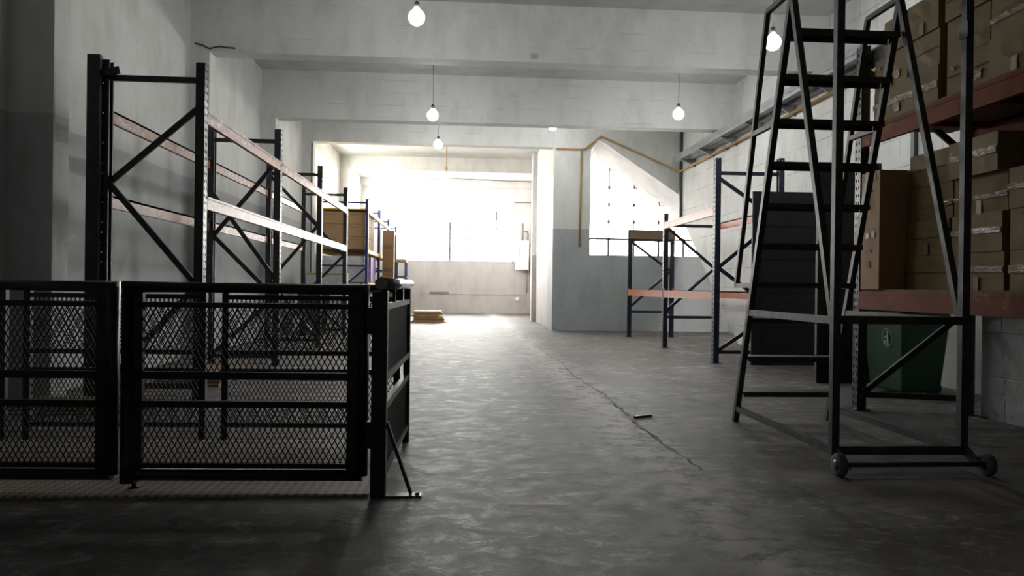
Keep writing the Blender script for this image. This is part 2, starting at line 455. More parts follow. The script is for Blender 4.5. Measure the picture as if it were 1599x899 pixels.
def window(name, poly_x, xs, zs, y, clip=None, dark=(), low=False):
    """steel glazing bars: xs verticals, zs horizontals; clip(x)->top height"""
    x0, x1 = poly_x; fr = MB(); z0 = zs[0]
    top = clip or (lambda x: zs[-1])
    for x in xs: fr.box(x - .013, x + .013, y, y + .04, z0, top(x))
    for z in zs:
        xa = x1
        if clip:
            while xa > x0 and top(xa) < z: xa -= .05
        fr.box(x0, xa, y, y + .035, z - .010, z + .010)
    for x in xs[1:-1]:
        for z in zs[1:-1]:
            if z < top(x) - .1: fr.box(x - .032, x + .032, y - .01, y + .045, z - .05, z + .05)
    if low:
        for x in xs: fr.box(x - .034, x + .034, y - .015, y + .05, z0, zs[1])
        fr.box(x0, x1, y - .015, y + .05, zs[1] - .028, zs[1] + .028)
    o = struct(fr.build(name, m_windark if low else m_winframe))
    if dark:
        d = MB()
        for x, da, dz_ in dark: d.box(x - .042, x + .042, y - .03, y + .06, da, dz_)
        d.build('window_mullion', m_windark, o)
    gl = MB()
    n = 24
    for i in range(n):
        a = x0 + (x1 - x0) * i / n; c = x0 + (x1 - x0) * (i + 1) / n
        gl.prism([(a, z0), (c, z0), (c, top(c)), (a, top(a))], 'Y', y + .015, y + .021)
    gl.build('window_glass', m_glass, o)
    return o


window('window_1', (WX0, WX1), [WX0 + .692 * k for k in range(9)], [2.32, 2.79, 3.26, 3.73, 4.2, 4.67, 5.13], YB + .1, dark=((-.455, 2.30, 4.0), (1.578, 2.8, 4.5)))
window('window_2', (3.58, 7.5), [3.6, 4.32, 5.06, 5.80, 6.54, 7.28], [2.12, 2.62, 3.12, 3.62, 4.12, 4.62], Y1 - .1, low=True,
       clip=lambda x: max(2.3, min(4.74 + (x - 3.58) * 1.2, 5.03 - (x - 3.8) * .655)))
for wi, (ya, yb) in enumerate(((22.3, 26.6), (28.4, 32.6))):  # invented high windows in the left wall, added to brighten the far hall
    q = MB()
    for k in range(7): yy = ya + (yb - ya) * k / 6; q.box(XL - .22, XL - .18, yy - .011, yy + .011, 3.9, 5.2)
    for z in (3.91, 4.55, 5.19): q.box(XL - .22, XL - .18, ya, yb, z - .01, z + .01)
    q = struct(q.build('window_%d' % (wi + 3), m_winframe))
    MB().box(XL - .205, XL - .2, ya, yb, 3.9, 5.2).build('window_glass', m_glass, q)
# door edge behind the partition pillar
dr = struct(MB().box(3.04, 3.1, 28.6, 29.5, 0, 2.25).build('door_1', m_whitemet))
MB().box(3.0, 3.04, 28.56, 28.62, 0, 2.3).build('door_frame', m_windark, dr)
# floor seam: rough mortar line, cross joint
random.seed(3)
gr = MB(); prev = None; y = 4.9
while y < 20:
    cx = 1.60 + .03 * math.sin(y * 1.7) + random.uniform(-.02, .02); wd = random.uniform(.003, .016) * (1.6 if 5.5 < y < 12 else .8)
    cur = (gr.b.verts.new((cx - wd, y, .0015)), gr.b.verts.new((cx + wd, y, .0015)))
    if prev: gr.b.faces.new((prev[0], cur[0], cur[1], prev[1]))
    prev = cur; y += random.uniform(.06, .15)
prev = None; x = 1.6
while x < 6:
    cy = 6.98 + .02 * math.sin(x * 3) + random.uniform(-.006, .006)
    cur = (gr.b.verts.new((x, cy - .006, .0015)), gr.b.verts.new((x, cy + .006, .0015)))
    if prev: gr.b.faces.new((prev[0], cur[0], cur[1], prev[1]))
    prev = cur; x += .12
struct(gr.build('trim_10', m_joint))

# ================================================================== PALLET RACKS


def post(x, y, z1, face, m_face, m_side, parent, d=.09, wd=.11, base=True, tape=False):
    """perforated C-post: slotted face towards face*X, punched flanges towards +-Y"""
    t = .004; xf = x + face * d / 2; xb = x - face * d / 2
    s = MB()
    for sy in (-1, 1):                      # punched flanges
        yy = y + sy * (wd / 2 - t / 2); a, b = sorted((xf - face * .028, xf)); c, e = sorted((xb, xf - face * .040))
        s.box(a, b, yy - t / 2, yy + t / 2, 0, z1); s.box(c, e, yy - t / 2, yy + t / 2, 0, z1)
        z = 0
        p0, p1 = sorted((xf - face * .040, xf - face * .028))
        while z < z1 - .02:
            s.box(p0, p1, yy - t / 2, yy + t / 2, z, min(z + .085, z1)); z += .1
        ll, rr = sorted((xb, xb + face * t)); s.box(ll, rr, y + sy * wd / 2 - (.02 if sy > 0 else 0), y + sy * wd / 2 + (.02 if sy < 0 else 0), 0, z1)
    o = s.build('post', m_side, parent)
    f = MB(); a, b = sorted((xf - face * t, xf))
    for ya, yb in ((-wd / 2, -.034), (-.014, .014), (.034, wd / 2)): f.box(a, b, y + ya, y + yb, 0, z1)
    z = 0
    while z < z1 - .04:
        for ya, yb in ((-.034, -.014), (.014, .034)): f.box(a, b, y + ya, y + yb, z, z + .045)
        z += .075
    f.build('slotted_face', m_face, o)
    if base: MB().box(x - .08, x + .08, y - .075, y + .075, 0, .008).build('base_plate', m_side, o)
    return o


def brace(a, b, m, parent, name, w=.058, h=.032, upv=(0, 1, 0)):
    return MB().bar(a, b, w, h, upv).build(name, m, parent)


def beam(x, y0, y1, z0, z1, face, m, mc, parent, th=.045):
    """box beam along Y with hooked connector plates on its ends"""
    a, b = sorted((x, x + face * th)); h = z1 - z0
    o = MB().box(a, b, y0, y1, z0, z1).box(min(x, x + face * (th + .006)), max(x, x + face * (th + .006)), y0, y1, z1 - h * .18, z1).build('beam', m, parent)
    for yy, s in ((y0, 1), (y1, -1)):
        c = MB()
        k = sorted((yy - s * .05, yy + s * .006)); c.box(min(x, x - face * .012), max(x, x + face * .006), k[0], k[1], z0 - .03, z1 + .05)
        c.box(a, b, min(yy, yy + s * .006), max(yy, yy + s * .006), z0 - .03, z1 + .04)
        c.build('connector', mc, o)
    return o


# ---- left rack: four frames, brown beams
LR = thing('pallet_rack', 'long empty pallet rack with charcoal uprights and worn brown beams along the left wall', 'rack', (-3.1, 12.7, 0))
XF, XB = -2.65, -3.59
LY = [7.93, 11.2, 14.5, 17.7]
for i, y in enumerate(LY):
    h = 3.43
    post(XF, y, h, 1, m_rackfront, m_rackblk, LR); post(XB, y, h, -1, m_rackfront, m_rackblk, LR)
    a, b = XB + .03, XF - .03
    brace((a, y, 3.26), (b, y, 3.26), m_rackblk, LR, 'horizontal_brace')
    brace((a, y, .14), (b, y, .14), m_rackblk, LR, 'horizontal_brace')
    zz = ([2.985, 2.20, 1.17, .16], [2.96, 1.88, 1.0, .16], [3.2, 2.3, 1.25, .16], [2.8, 1.86, .95, .16])[i]
    rv = i >= 2
    if i == 1: brace((a, y - .035, 2.48), (b, y - .035, 1.28), m_rackblk, LR, 'diagonal_brace')
    for k in range(3):
        p = (b, a)[(k + rv) % 2]; q = (a, b)[(k + rv) % 2]
        brace((p, y + .012 * (-1) ** k, zz[k]), (q, y + .012 * (-1) ** k, zz[k + 1]), m_rackblk, LR, 'diagonal_brace')
for y0, y1 in zip(LY, LY[1:]):
    for z in (2.83, 1.955):
        beam(XF + .0, y0 + .055, y1 - .055, z, z + .13, 1, m_beamold, m_beamold, LR)
        beam(XB + .0, y0 + .055, y1 - .055, z, z + .13, -1, m_beamold, m_beamold, LR)
MB().box(-3.725, -3.60, 7.80, 7.86, 0, 3.46).build('wall_post', m_rackblk, LR)
MB().bar((-3.60, 7.84, 3.285), (-3.43, 7.84, 3.325), .006, .07).bar((-3.60, 7.84, 3.25), (-3.43, 7.84, 3.29), .05, .006).build('loose_connector', m_rackblk, LR)

# ---- navy rack on the right wall
BR = thing('pallet_rack', 'empty pallet rack with navy uprights and orange beams below the slanted stair window', 'rack', (4.6, 15.1, 0))
BX, BXr = 4.15, 5.2
for y, hf, hr in ((12.0, 3.32, 3.34), (15.05, 2.72, 2.72), (18.25, 2.62, 2.62)):
    post(BX, y, hf, -1, m_rackblue, m_rackblue, BR); post(BXr, y, hr, 1, m_rackblue, m_rackblue, BR)
    a, b = BX + .03, BXr - .03
    top = 3.08 if hf > 3 else hf - .25
    brace((a, y, top), (b, y, top), m_rackblue, BR, 'horizontal_brace')
    brace((a, y, .62 if y > 12 else .18), (b, y, .62 if y > 12 else .18), m_rackblue, BR, 'horizontal_brace')
    zz = [top - .03, 1.62, .75, .2] if y > 12 else [3.0, 2.35, 1.55, .85, .2]
    for k in range(len(zz) - 1 - (1 if y > 12 else 0)):
        p = (a, b)[k % 2]; q = (b, a)[k % 2]
        brace((p, y + .012 * (-1) ** k, zz[k]), (q, y + .012 * (-1) ** k, zz[k + 1]), m_rackblue, BR, 'diagonal_brace')
for y0, y1 in ((12.0, 15.05), (15.05, 18.25)):
    for x, fc in ((BX, -1), (BXr, 1)):
        beam(x, y0 + .055, y1 - .055, 1.02, 1.16, fc, m_orange, m_orange, BR)
for x, fc in ((BX, -1), (BXr, 1)): beam(x, 12.055, 14.995, 2.40, 2.53, fc, m_orange, m_orange, BR)
tag(MB().box(4.12, 5.25, 18.16, 18.19, 2.40, 2.62).build('wooden_board', m_ply, origin=(4.7, 18.18, 2.4)),
    'brown wooden board fixed across the top of the farthest navy rack frame', 'board')

# ---- red-orange rack loaded with cartons
OR = thing('pallet_rack', 'loaded pallet rack with red-orange beams and chipboard decks of cartons on the right', 'rack', (4.5, 5.9, 0))
OX, OXr = 4.045, 4.985
for y in (7.38, 4.15):
    post(OX, y, 3.66, -1, m_rackfront, m_rackblk, OR); post(OXr, y - .28, 3.66, 1, m_rackfront, m_rackblk, OR)
    a, b = OX + .03, OXr - .03
    for z in (.155, 3.5): brace((a, y, z), (b, y - .26, z), m_rackblk, OR, 'horizontal_brace')
    zz = [.17, .98, 1.75, 2.55, 3.4]
    for k in range(4):
        p = (a, b)[k % 2]; q = (b, a)[k % 2]
        yo = lambda x: y + .014 * (-1) ** k - .02 - .24 * (x - OX) / (OXr - OX)
        brace((p, yo(p), zz[k]), (q, yo(q), zz[k + 1]), m_rackblk, OR, 'diagonal_brace')
for z0, z1 in ((1.02, 1.195), (2.635, 2.805)):
    beam(OX, 4.21, 7.32, z0, z1, -1, m_redbeam, m_redbeam, OR)
    beam(OXr - .02, 3.99, 7.04, z0, z1, 1, m_redbeam, m_redbeam, OR)
    MB().box(OX - .03, OXr + .04, 4.2, 7.03, z1, z1 + .022).build('shelf_deck', m_chip, OR)
    MB().box(OX - .03, OXr - .06, 7.03, 7.31, z1, z1 + .022).build('shelf_deck', m_chip, OR)
    for yy in (5.0, 5.9, 6.8): MB().bar((OX, yy, z1 - .03), (OXr - .02, yy, z1 - .03), .05, .05).build('shelf_crossbar', m_redbeam, OR)
MB().box(OX + .045, OX + .05, 7.02, 7.32, 3.42, 3.6).build('corner_plate', m_rackblk, OR)

# ---- blue shelving at the far left
FR = thing('shelving_rack', 'blue-framed shelving with yellow beams and boxes at the far end of the left wall', 'rack', (-3.3, 26, 0))
FX, FXr = -2.62, -3.94
for y in (21.5, 24.7, 27.9, 31.1):
    for x in (FX, FXr): MB().box(x - .04, x + .04, y - .04, y + .04, 0, 3.6).build('post', m_blue, FR)
    for z in (3.5, 1.72, .5): brace((FXr, y, z), (FX, y, z), m_blue, FR, 'horizontal_brace', .05, .03)
    brace((FXr, y, .55), (FX, y, 1.68), m_blue, FR, 'diagonal_brace', .05, .03)
for y0, y1 in ((21.5, 24.7), (24.7, 27.9), (27.9, 31.1)):
    for z in (3.2, 2.08, 1.15):
        for x in (FX, FXr): MB().box(x - .03, x + .045, y0 + .04, y1 - .04, z, z + .1).build('beam', m_yellow, FR)
    MB().box(FXr, FX, y0 + .04, y1 - .04, 2.18, 2.2).build('shelf_deck', m_chip, FR)
    MB().box(FXr, FX, y0 + .04, y1 - .04, 1.25, 1.27).build('shelf_deck', m_chip, FR)
MB().box(FXr + .04, FX - .0, 21.52, 24.6, 3.3, 3.335).build('shelf_deck', m_yellow, FR)


# ================================================================== CARTONS
def carton(x0, x1, y0, y1, z0, z1, label, m, rz=0, tape=None, name='cardboard_box', group=None, marks=None, bulge=.008):
    """x0..x1, y0..y1, z0..z1; tape: list of face codes"""
    cx, cy = (x0 + x1) / 2, (y0 + y1) / 2
    if not group:
        if y1 < 8: group = 'cartons on the lower deck of the red-orange rack' if z0 < 2.6 else 'cartons on the upper deck of the red-orange rack'
        elif name == 'cardboard_box': group = 'cartons in and beside the far blue shelving'
        elif name == 'wrapped_box': group = 'wrapped boxes on the lower far shelf'
    t = thing(name, label, 'box', (cx, cy, z0), group)
    b = bmesh.new(); bmesh.ops.create_cube(b, size=1)
    bmesh.ops.subdivide_edges(b, edges=b.edges[:], cuts=3, use_grid_fill=True)
    rnd = random.Random(int(cx * 1000 + z0 * 77))
    sx, sy, sz = x1 - x0, y1 - y0, z1 - z0
    for v in b.verts:
        q = v.co.copy(); e = [1 - (2 * abs(c)) ** 2 for c in q]
        k = rnd.uniform(-.5, 1) * bulge
        v.co = Vector((q.x * sx + (math.copysign(1, q.x) * e[1] * e[2] * k if abs(q.x) > .49 else 0),
                       q.y * sy + (math.copysign(1, q.y) * e[0] * e[2] * k if abs(q.y) > .49 else 0),
                       q.z * sz + sz / 2))
    mb = MB(); mb.b.free(); mb.b = b
    R = Matrix.Translation((cx, cy, z0)) @ Matrix.Rotation(rz, 4, 'Z')
    b.transform(R)
    mb.build('carton', m, t)
    # top flap seam tape and side strips

    def strip(p, e=.004):
        q = MB(); q.box(*p); q.b.transform(R); return q
    hx, hy = sx / 2, sy / 2
    o = bulge * .9 + .0015
    for code in (tape or []):
        if code == 'top': strip((-.03, .03, -hy - o, hy + o, sz - .0, sz + .003)).build('tape', m_tapep, t)
        if code == 'side':     # glossy run of tape round the aisle side (-x)
            q = MB(); n = 14; rr = rnd
            zc = sz * rnd.uniform(.42, .6); hw = rnd.uniform(.020, .032)
            pv = None; rows = 4
            for i in range(n + 1):
                yy = -hy + sy * i / n
                ring = [q.b.verts.new((-hx - o - rr.uniform(0, .004), yy, zc + hw * (2 * j / rows - 1) + rr.uniform(-.004, .004))) for j in range(rows + 1)]
                if pv:
                    for j in range(rows): q.b.faces.new((pv[j], ring[j], ring[j + 1], pv[j + 1]))
                pv = ring
            q.b.transform(R); q.build('tape', m_tape, t)
        if code == 'front': strip((-hx, hx, -hy - o - .001, -hy - o, sz * .45, sz * .45 + .06)).build('tape', m_tape, t)
        if code == 'seam': strip((-hx - o - .0012, -hx - o, -.03, .03, 0, sz * .35)).build('tape', m_tapep, t)
        if code == 'line': strip((-hx - o - .0012, -hx - o, -hy, hy, sz * .5 - .003, sz * .5 + .003)).build('fold_line', m_groove, t)
    if marks:
        for (face, a, c, wv, hv, mm) in marks:
            if face == 'x': strip((-hx - o - .002, -hx - o, a - wv / 2, a + wv / 2, c - hv / 2, c + hv / 2)).build('paper_label' if mm is m_label else 'printed_mark', mm, t)
            else: strip((a - wv / 2, a + wv / 2, -hy - o - .002, -hy - o, c - hv / 2, c + hv / 2)).build('paper_label' if mm is m_label else 'printed_mark', mm, t)
    return t


zd = 1.218
for k, (z0, z1) in enumerate(((zd, zd + .585), (zd + .587, zd + 1.14))):
    carton(3.985, 4.42, 6.945, 7.27, z0, z1, ('tall carton with white stickers at the far end of the lower rack deck' if k == 0 else
           'tall carton stacked on another at the far end of the lower rack deck'), m_card2, bulge=.003,
           marks=[('x', .02, .37, .10, .025, m_ink), ('x', .02, .24, .06, .07, m_card), ('x', -.06, .53 - .03 * k, .06, .06, m_label), ('x', .04, .52, .05, .05, m_tapep)], tape=['top'])
# wrapped pile, lower deck
colY = [(6.30, 6.915), (5.64, 6.27), (4.98, 5.58), (4.3, 4.92)]
rowZ = [(zd, 1.53), (1.532, 1.848), (1.85, 2.165), (2.167, 2.475)]
cname = ['next to the two tall cartons', 'in the middle of the lower deck', 'third column of the lower deck', 'at the near end of the lower deck']
rname = ['bottom row', 'second row', 'third row', 'top row']
for ci, (y0, y1) in enumerate(colY):
    for ri, (z0, z1) in enumerate(rowZ):
        if ci >= 2 and ri == 3: continue
        jx = random.uniform(-.02, .025); rz = math.radians(random.uniform(-1.8, 1.8))
        if ci == 1 and ri == 3: jx = -.05; rz = math.radians(-2.5)
        tp = []
        if (ci, ri) in ((1, 3), (1, 2), (1, 1), (0, 2), (2, 0), (1, 0), (2, 2)): tp.append('side')
        elif ri % 2 == 0 or ci == 0: tp += ['line']
        if (ci + ri) % 2: tp.append('seam')
        if ci >= 2: tp.append('front')
        carton(4.26 + jx, 4.82 + jx, y0, y1, z0, z1, 'brown carton in the %s, %s' % (rname[ri], cname[ci]), m_card3, rz, tp, bulge=.012, group=None)
# upper deck
zu = 2.829
uY = [(6.64, 7.20), (6.17, 6.62), (5.57, 6.08), (4.99, 5.545), (4.4, 4.96)]
uZ = [(zu, 3.14), (3.142, 3.455), (3.457, 3.77), (3.772, 4.08)]
un = ['at the far end of the upper deck', 'second from the far end of the upper deck', 'just beyond the dark gap of the upper deck', 'on the near side of the upper deck', 'at the near end of the upper deck']
for ci, (y0, y1) in enumerate(uY):
    for ri, (z0, z1) in enumerate(uZ):
        if ci in (0, 1, 2) and ri == 3: continue
        jx = random.uniform(-.02, .02); rz = math.radians(random.uniform(-1.5, 1.5))
        if ci == 0 and ri >= 2: y1 = 7.0
        tp = ['seam'] if (ci + ri) % 2 else ['line']
        if (ci, ri) in ((0, 0), (3, 1), (4, 0), (3, 2), (1, 0)): tp = ['side']
        mk = None
        if (ci, ri) in ((0, 0), (0, 1), (2, 0)): mk = [('x', -.12, .09, .09, .08, m_tape), ('x', .18, .22, .06, .03, m_tape)]
        carton(4.05 + jx, 4.62 + jx, y0, y1, z0, z1, 'brown carton in the %s, %s' % (rname[ri], un[ci]), m_card3, rz, tp, bulge=.010, marks=mk)
jb = carton(3.98, 4.42, 5.90, 6.36, 3.775, 4.08, 'turned carton with vertical lettering overhanging the top of the upper stack', m_card3, math.radians(20), ['seam'])
Rj = Matrix.Translation((4.2, 6.13, 3.775)) @ Matrix.Rotation(math.radians(20), 4, 'Z')
text_mesh('TRA', .11, Rj @ Matrix.Translation((-.232, .02, .15)) @ Matrix.Rotation(-PI / 2, 4, 'Z') @ Matrix.Rotation(PI / 2, 4, 'X') @ Matrix.Rotation(-PI / 2, 4, 'Z'), m_ink, jb)

# far shelving boxes
for ri in range(3):
    for ci, (x0, x1) in enumerate(((-3.90, -3.30), (-3.27, -2.68))):
        for di in range(3 if ci else 1):
            y0 = 21.6 + di * .75
            where = ('on the wall side' if ci == 0 else 'on the aisle side') if di == 0 else ('two deep', 'three deep')[di - 1] + ' along the aisle'
            carton(x0, x1, y0, y0 + .7, 2.205 + ri * .35, 2.205 + ri * .35 + .34, 'carton in the %s row of the far blue shelving, %s' % (('bottom', 'middle', 'top')[ri], where),
                   m_card2, marks=[('y', -.02, .26, .24, .025, m_card)] if di == 0 else None, bulge=.004)
for ci, (x0, x1) in enumerate(((-3.90, -3.30), (-3.27, -2.68))):
    carton(x0, x1, 21.6, 22.4, 1.275, 2.0, 'white plastic-wrapped box on the lower far shelf, %s' % ('wall side' if ci == 0 else 'aisle side'), m_whiteplastic, name='wrapped_box')
    carton(x0, x1, 21.6, 22.4, .0, .85, 'beige carton on the floor under the far blue shelving, %s' % ('wall side' if ci == 0 else 'aisle side'), m_card2)
carton(-3.3, -2.68, 23.1, 24.3, 1.275, 2.03, 'purple film-wrapped box on the lower far shelf', m_purple, name='wrapped_box', bulge=.02)
for k in range(4):
    carton(-2.52, -2.16, 24.9, 25.35, .0 + k * .745, .0 + k * .745 + .74,
           'brown carton standing in the aisle by the blue shelving, %s of its stack' % ('bottom', 'second', 'third', 'top')[k], m_card,
           marks=[('y', 0, .2, .26, .13, m_chip), ('y', -.08, .55, .07, .09, m_tapep), ('y', .08, .55, .07, .09, m_tapep)], bulge=.003)
pl = carton(-3.95, -2.92, 19.2, 20.1, 0, 1.44, 'pale covered pallet load behind the green bin on the left', m_whiteplastic, name='pallet_load')
MB().box(-3.97, -2.90, 19.18, 20.12, 1.45, 1.48).build('cover', m_yellow, pl)
lt = thing('low_shelf', 'small blue-legged shelf with a wooden top below the far window', 'shelf', (-2.3, 30.3, 0))
for x in (-2.52, -2.14):
    for yy in (30.0, 30.7): MB().box(x - .03, x + .03, yy - .03, yy + .03, 0, 2.1).build('leg', m_blue, lt)
MB().box(-2.56, -2.10, 29.95, 30.75, 2.1, 2.2).build('shelf_top', m_ply, lt)
MB().box(-2.54, -2.12, 29.97, 30.73, 1.5, 1.55).build('shelf', m_blue, lt)

# stack of flattened cardboard in the far aisle
random.seed(5)
for k in range(6):
    dx = random.uniform(-.05, .05)
    tag(MB().box(-1.52 + dx, -.52 + dx * 2 - .03 * k, 24.6 + dx, 25.6 + dx, .06 * k + .012, .06 * k + .068, rz=random.uniform(-.04, .04)).build('cardboard_bale', (m_card2, m_paleyellow, m_card)[(k * 2) % 3 if k < 5 else 1], origin=(-1.02, 25.1, .06 * k), bevel=.008),
        'bundle of flat cardboard in the far aisle stack, %s' % ('lowest', 'second from the floor', 'third from the floor', 'fourth from the floor', 'second from the top', 'topmost')[k], 'cardboard', 'flat cardboard stack in the far aisle')
tag(MB().box(-1.60, -.42, 24.5, 25.7, 0, .012).build('floor_sheet', m_card2, origin=(-1, 25.1, 0)), 'thin sheet on the floor under the far cardboard stack', 'sheet')

# flat boards on the floor behind the fence
for k in range(4):
    tag(MB().box(-4.18, -2.98 + .04 * k, 7.0 + .08 * k, 7.66, .018 * k, .018 * k + .0175).build('board', m_ply, origin=(-3.5, 7.3, .018 * k)),
        'flat brown board on the floor under the first left rack frame, %s' % ('lowest', 'second from below', 'second from above', 'topmost')[k], 'board', 'flat boards on the floor behind the fence')
for k in range(3):
    tag(MB().box(-3.5, -2.75, 8.9 + .05 * k, 10.6, .03 * k, .03 * k + .0295).build('board', m_ply, origin=(-3.1, 9.7, .03 * k)),
        'brown sheet lying in the first bay of the left rack, %s' % ('bottom one', 'middle one', 'top one')[k], 'board', 'brown sheets in the first left rack bay')

# ================================================================== FENCE AROUND THE LIFT
FH = 1.2


def screen(P, a0, a1, z0, z1, parent, pw=.033, ph=.060, t=.0065):
    """diamond mesh on the vertical plane P(a, z); one mesh"""
    q = MB(); k = ph / pw; W, Hh = a1 - a0, z1 - z0
    n = int((W + Hh / k) / pw) + 2
    for sgn in (1, -1):
        for i in range(-int(Hh / k / pw) - 2, n):
            s0 = i * pw
            if sgn > 0: A = (s0, 0); B = (s0 + Hh / k, Hh)
            else: A = (s0 + Hh / k, 0); B = (s0, Hh)
            (xa, za), (xb, zb) = A, B
            if xa == xb: continue
            t0, t1 = 0.0, 1.0
            d = xb - xa
            for lim, sg in ((0, 1), (W, -1)):
                tt = (lim - xa) / d
                if sg * d > 0: t0 = max(t0, tt)
                else: t1 = min(t1, tt)
            if t1 <= t0: continue
            p = (xa + d * t0, za + (zb - za) * t0); r = (xa + d * t1, za + (zb - za) * t1)
            off = .0012 * sgn
            pa = P(a0 + p[0], z0 + p[1], off); pb = P(a0 + r[0], z0 + r[1], off)
            nrm = (P(0, 0, 1) - P(0, 0, 0))
            q.bar(pa, pb, t, .0022, nrm)
    return q.build('mesh_screen', m_screen, parent)


def plane(o, d):
    o = Vector(o); d = Vector(d).normalized(); n = Vector((0, 0, 1)).cross(d)
    return lambda a, z, off=0: o + d * a + Vector((0, 0, z)) + n * off


def leaf(P, L, name, label, hinge_at):
    t = thing(name, label, 'gate', P(L / 2, 0, 0), 'black mesh gate leaves')
    r = .033
    c = .028
    fr = MB(); fr.tube([P(r, .10, 0), P(r, FH - .03, 0), P(L - r, FH - .03, 0), P(L - r, .10, 0), P(r, .10, 0)], r, 14)
    fr.build('tube_frame', m_black, t)
    a0, a1 = 2 * r, L - 2 * r
    for z, h in ((1.070, .030), (.668, .042), (.505, .036), (.155, .028)):
        MB().bar(P(a0, z, 0), P(a1, z, 0), .034, h).build('rail', m_black, t)
    for a in (a0 + c, a1 - c): MB().bar(P(a, .13, 0), P(a, FH - .06, 0), .055, .034, P(0, 0, 1) - P(0, 0, 0)).build('stile', m_black, t)
    screen(P, a0 + .05, a1 - .05, .68, 1.06, t); screen(P, a0 + .05, a1 - .05, .165, .495, t)
    ha = L + .005 if hinge_at > 0 else -.005
    for z in (.30, .95): MB().tube([P(ha, z, 0), P(ha, z + .09, 0)], .017, 12).build('hinge', m_black, t)
    return t


YF = 4.40
Pr = plane((-.515, YF, 0), (-1, .035, 0))          # right leaf, a runs to the left
rl = leaf(Pr, 1.40, 'fence_gate', 'black mesh gate leaf hinged to the corner post at the aisle', -1)
db = MB().tube([Pr(1.345, .012, -.045), Pr(1.345, .13, -.045)], .012, 10)
db.box(-1.895, -1.815, YF - .01, YF + .09, .06, .13)
db.build('drop_bolt', m_black, rl)
Pl = plane((-1.93, YF + .05, 0), (-1, .035, 0))
ll = leaf(Pl, 1.42, 'fence_gate', 'black mesh gate leaf at the left edge, meeting the aisle-side leaf', 1)
tag(MB().lathe((-1.86, 4.49, 0), [(.045, .006), (.045, .0065), (.03, .012)], 16).build('floor_socket', m_black, origin=(-1.86, 4.49, 0)), 'small dark floor socket under the gate drop bolt', 'socket')
lp = thing('fence_post', 'black square post carrying the left gate leaf', 'post', (-3.42, 4.5, 0))
MB().box(-3.47, -3.385, 4.46, 4.55, .02, 1.17).build('post', m_black, lp); MB().box(-3.5, -3.35, 4.43, 4.58, .0125, .02).build('base_plate', m_black, lp)

sf = thing('mesh_fence', 'black mesh side panel with round handrail and floor brace along the aisle', 'fence', (-.42, 5.0, 0))
MB().box(-.488, -.402, 4.28, 4.365, 0, 1.165).build('corner_post', m_black, sf, bevel=.004)
MB().tube([(-.435, 4.235, 1.205), (-.385, 5.90, 1.205)], .034, 18).build('handrail', mat('glare_lightened_handrail_paint', (.10, .10, .105), .20, c2=(.28, .28, .28), scale=7), sf)  # rail colour lightened to stand in for window glare along its top
MB().box(-.420, -.372, 5.80, 5.86, 0, 1.17).build('end_post', m_black, sf)
Ps = plane((-.425, 4.36, 0), (.03, 1.44, 0))
for z, h in ((1.075, .035), (.668, .04), (.505, .04), (.12, .03)): MB().bar(Ps(0, z, 0), Ps(1.44, z, 0), .036, h).build('rail', m_black, sf)
screen(Ps, 0, 1.44, .69, 1.06, sf); screen(Ps, 0, 1.44, .135, .49, sf)
for a in (.5, 1.0): MB().bar(Ps(a, 1.08, 0), Ps(a, 1.18, 0), .02, .02).build('spacer', m_black, sf)
MB().bar((-.402, 4.33, .42), (-.262, 4.34, .012), .018, .035, (0, 1, 0)).build('floor_brace', m_black, sf)
MB().box(-.41, -.20, 4.29, 4.37, 0, .01).build('brace_plate', m_black, sf)
MB().tube([(-.225, 4.33, .01), (-.225, 4.33, .022)], .012, 8).build('anchor_bolt', m_black, sf)
for z in (.27, .92): MB().box(-.525, -.485, 4.33, 4.40, z, z + .15).build('hinge_plate', m_black, sf)

for i, (x0, x1, lab) in enumerate(((-.45, -1.80, 'black mesh fence panel at the back of the lift, nearest the aisle'), (-1.92, -3.27, 'black mesh fence panel in the middle at the back of the lift'),
                                   (-3.40, -4.27, 'short black mesh fence panel at the back of the lift, by the left wall'))):
    t = thing('mesh_fence', lab, 'fence', ((x0 + x1) / 2, 5.93, 0), 'mesh fence panels at the back of the lift')
    yy = 5.88 + .035 * i
    Pb = plane((x0, yy, 0), (-1, .025, 0)); L = x0 - x1
    MB().tube([Pb(0, FH - .03, 0), Pb(L, FH - .03, 0)], .03, 12).build('handrail', m_black, t)
    for a in (.024, L - .024): MB().bar(Pb(a, 0, 0), Pb(a, FH - .05, 0), .048, .048, (0, 1, 0)).build('post', m_black, t)
    for z, h in ((1.09, .035), (.668, .035), (.525, .04), (.115, .035)): MB().bar(Pb(.045, z, 0), Pb(L - .045, z, 0), .036, h).build('rail', m_black, t)
    screen(Pb, .05, L - .05, .69, 1.075, t); screen(Pb, .05, L - .05, .13, .51, t)
tag(MB().box(-4.25, -.5, 4.33, 5.86, 0, .012).build('lift_platform', m_tread, origin=(-2.4, 5, 0)), 'brown checker plate platform enclosed by the black mesh fence', 'platform')

# ================================================================== ROLLING LADDER
LD = thing('rolling_ladder', 'tall dark steel rolling warehouse ladder with open steps and two wheels', 'ladder', (2.97, 5.7, 0))
LX, RX = 2.52, 3.42


def ly(z): return 6.72 - .312 * z


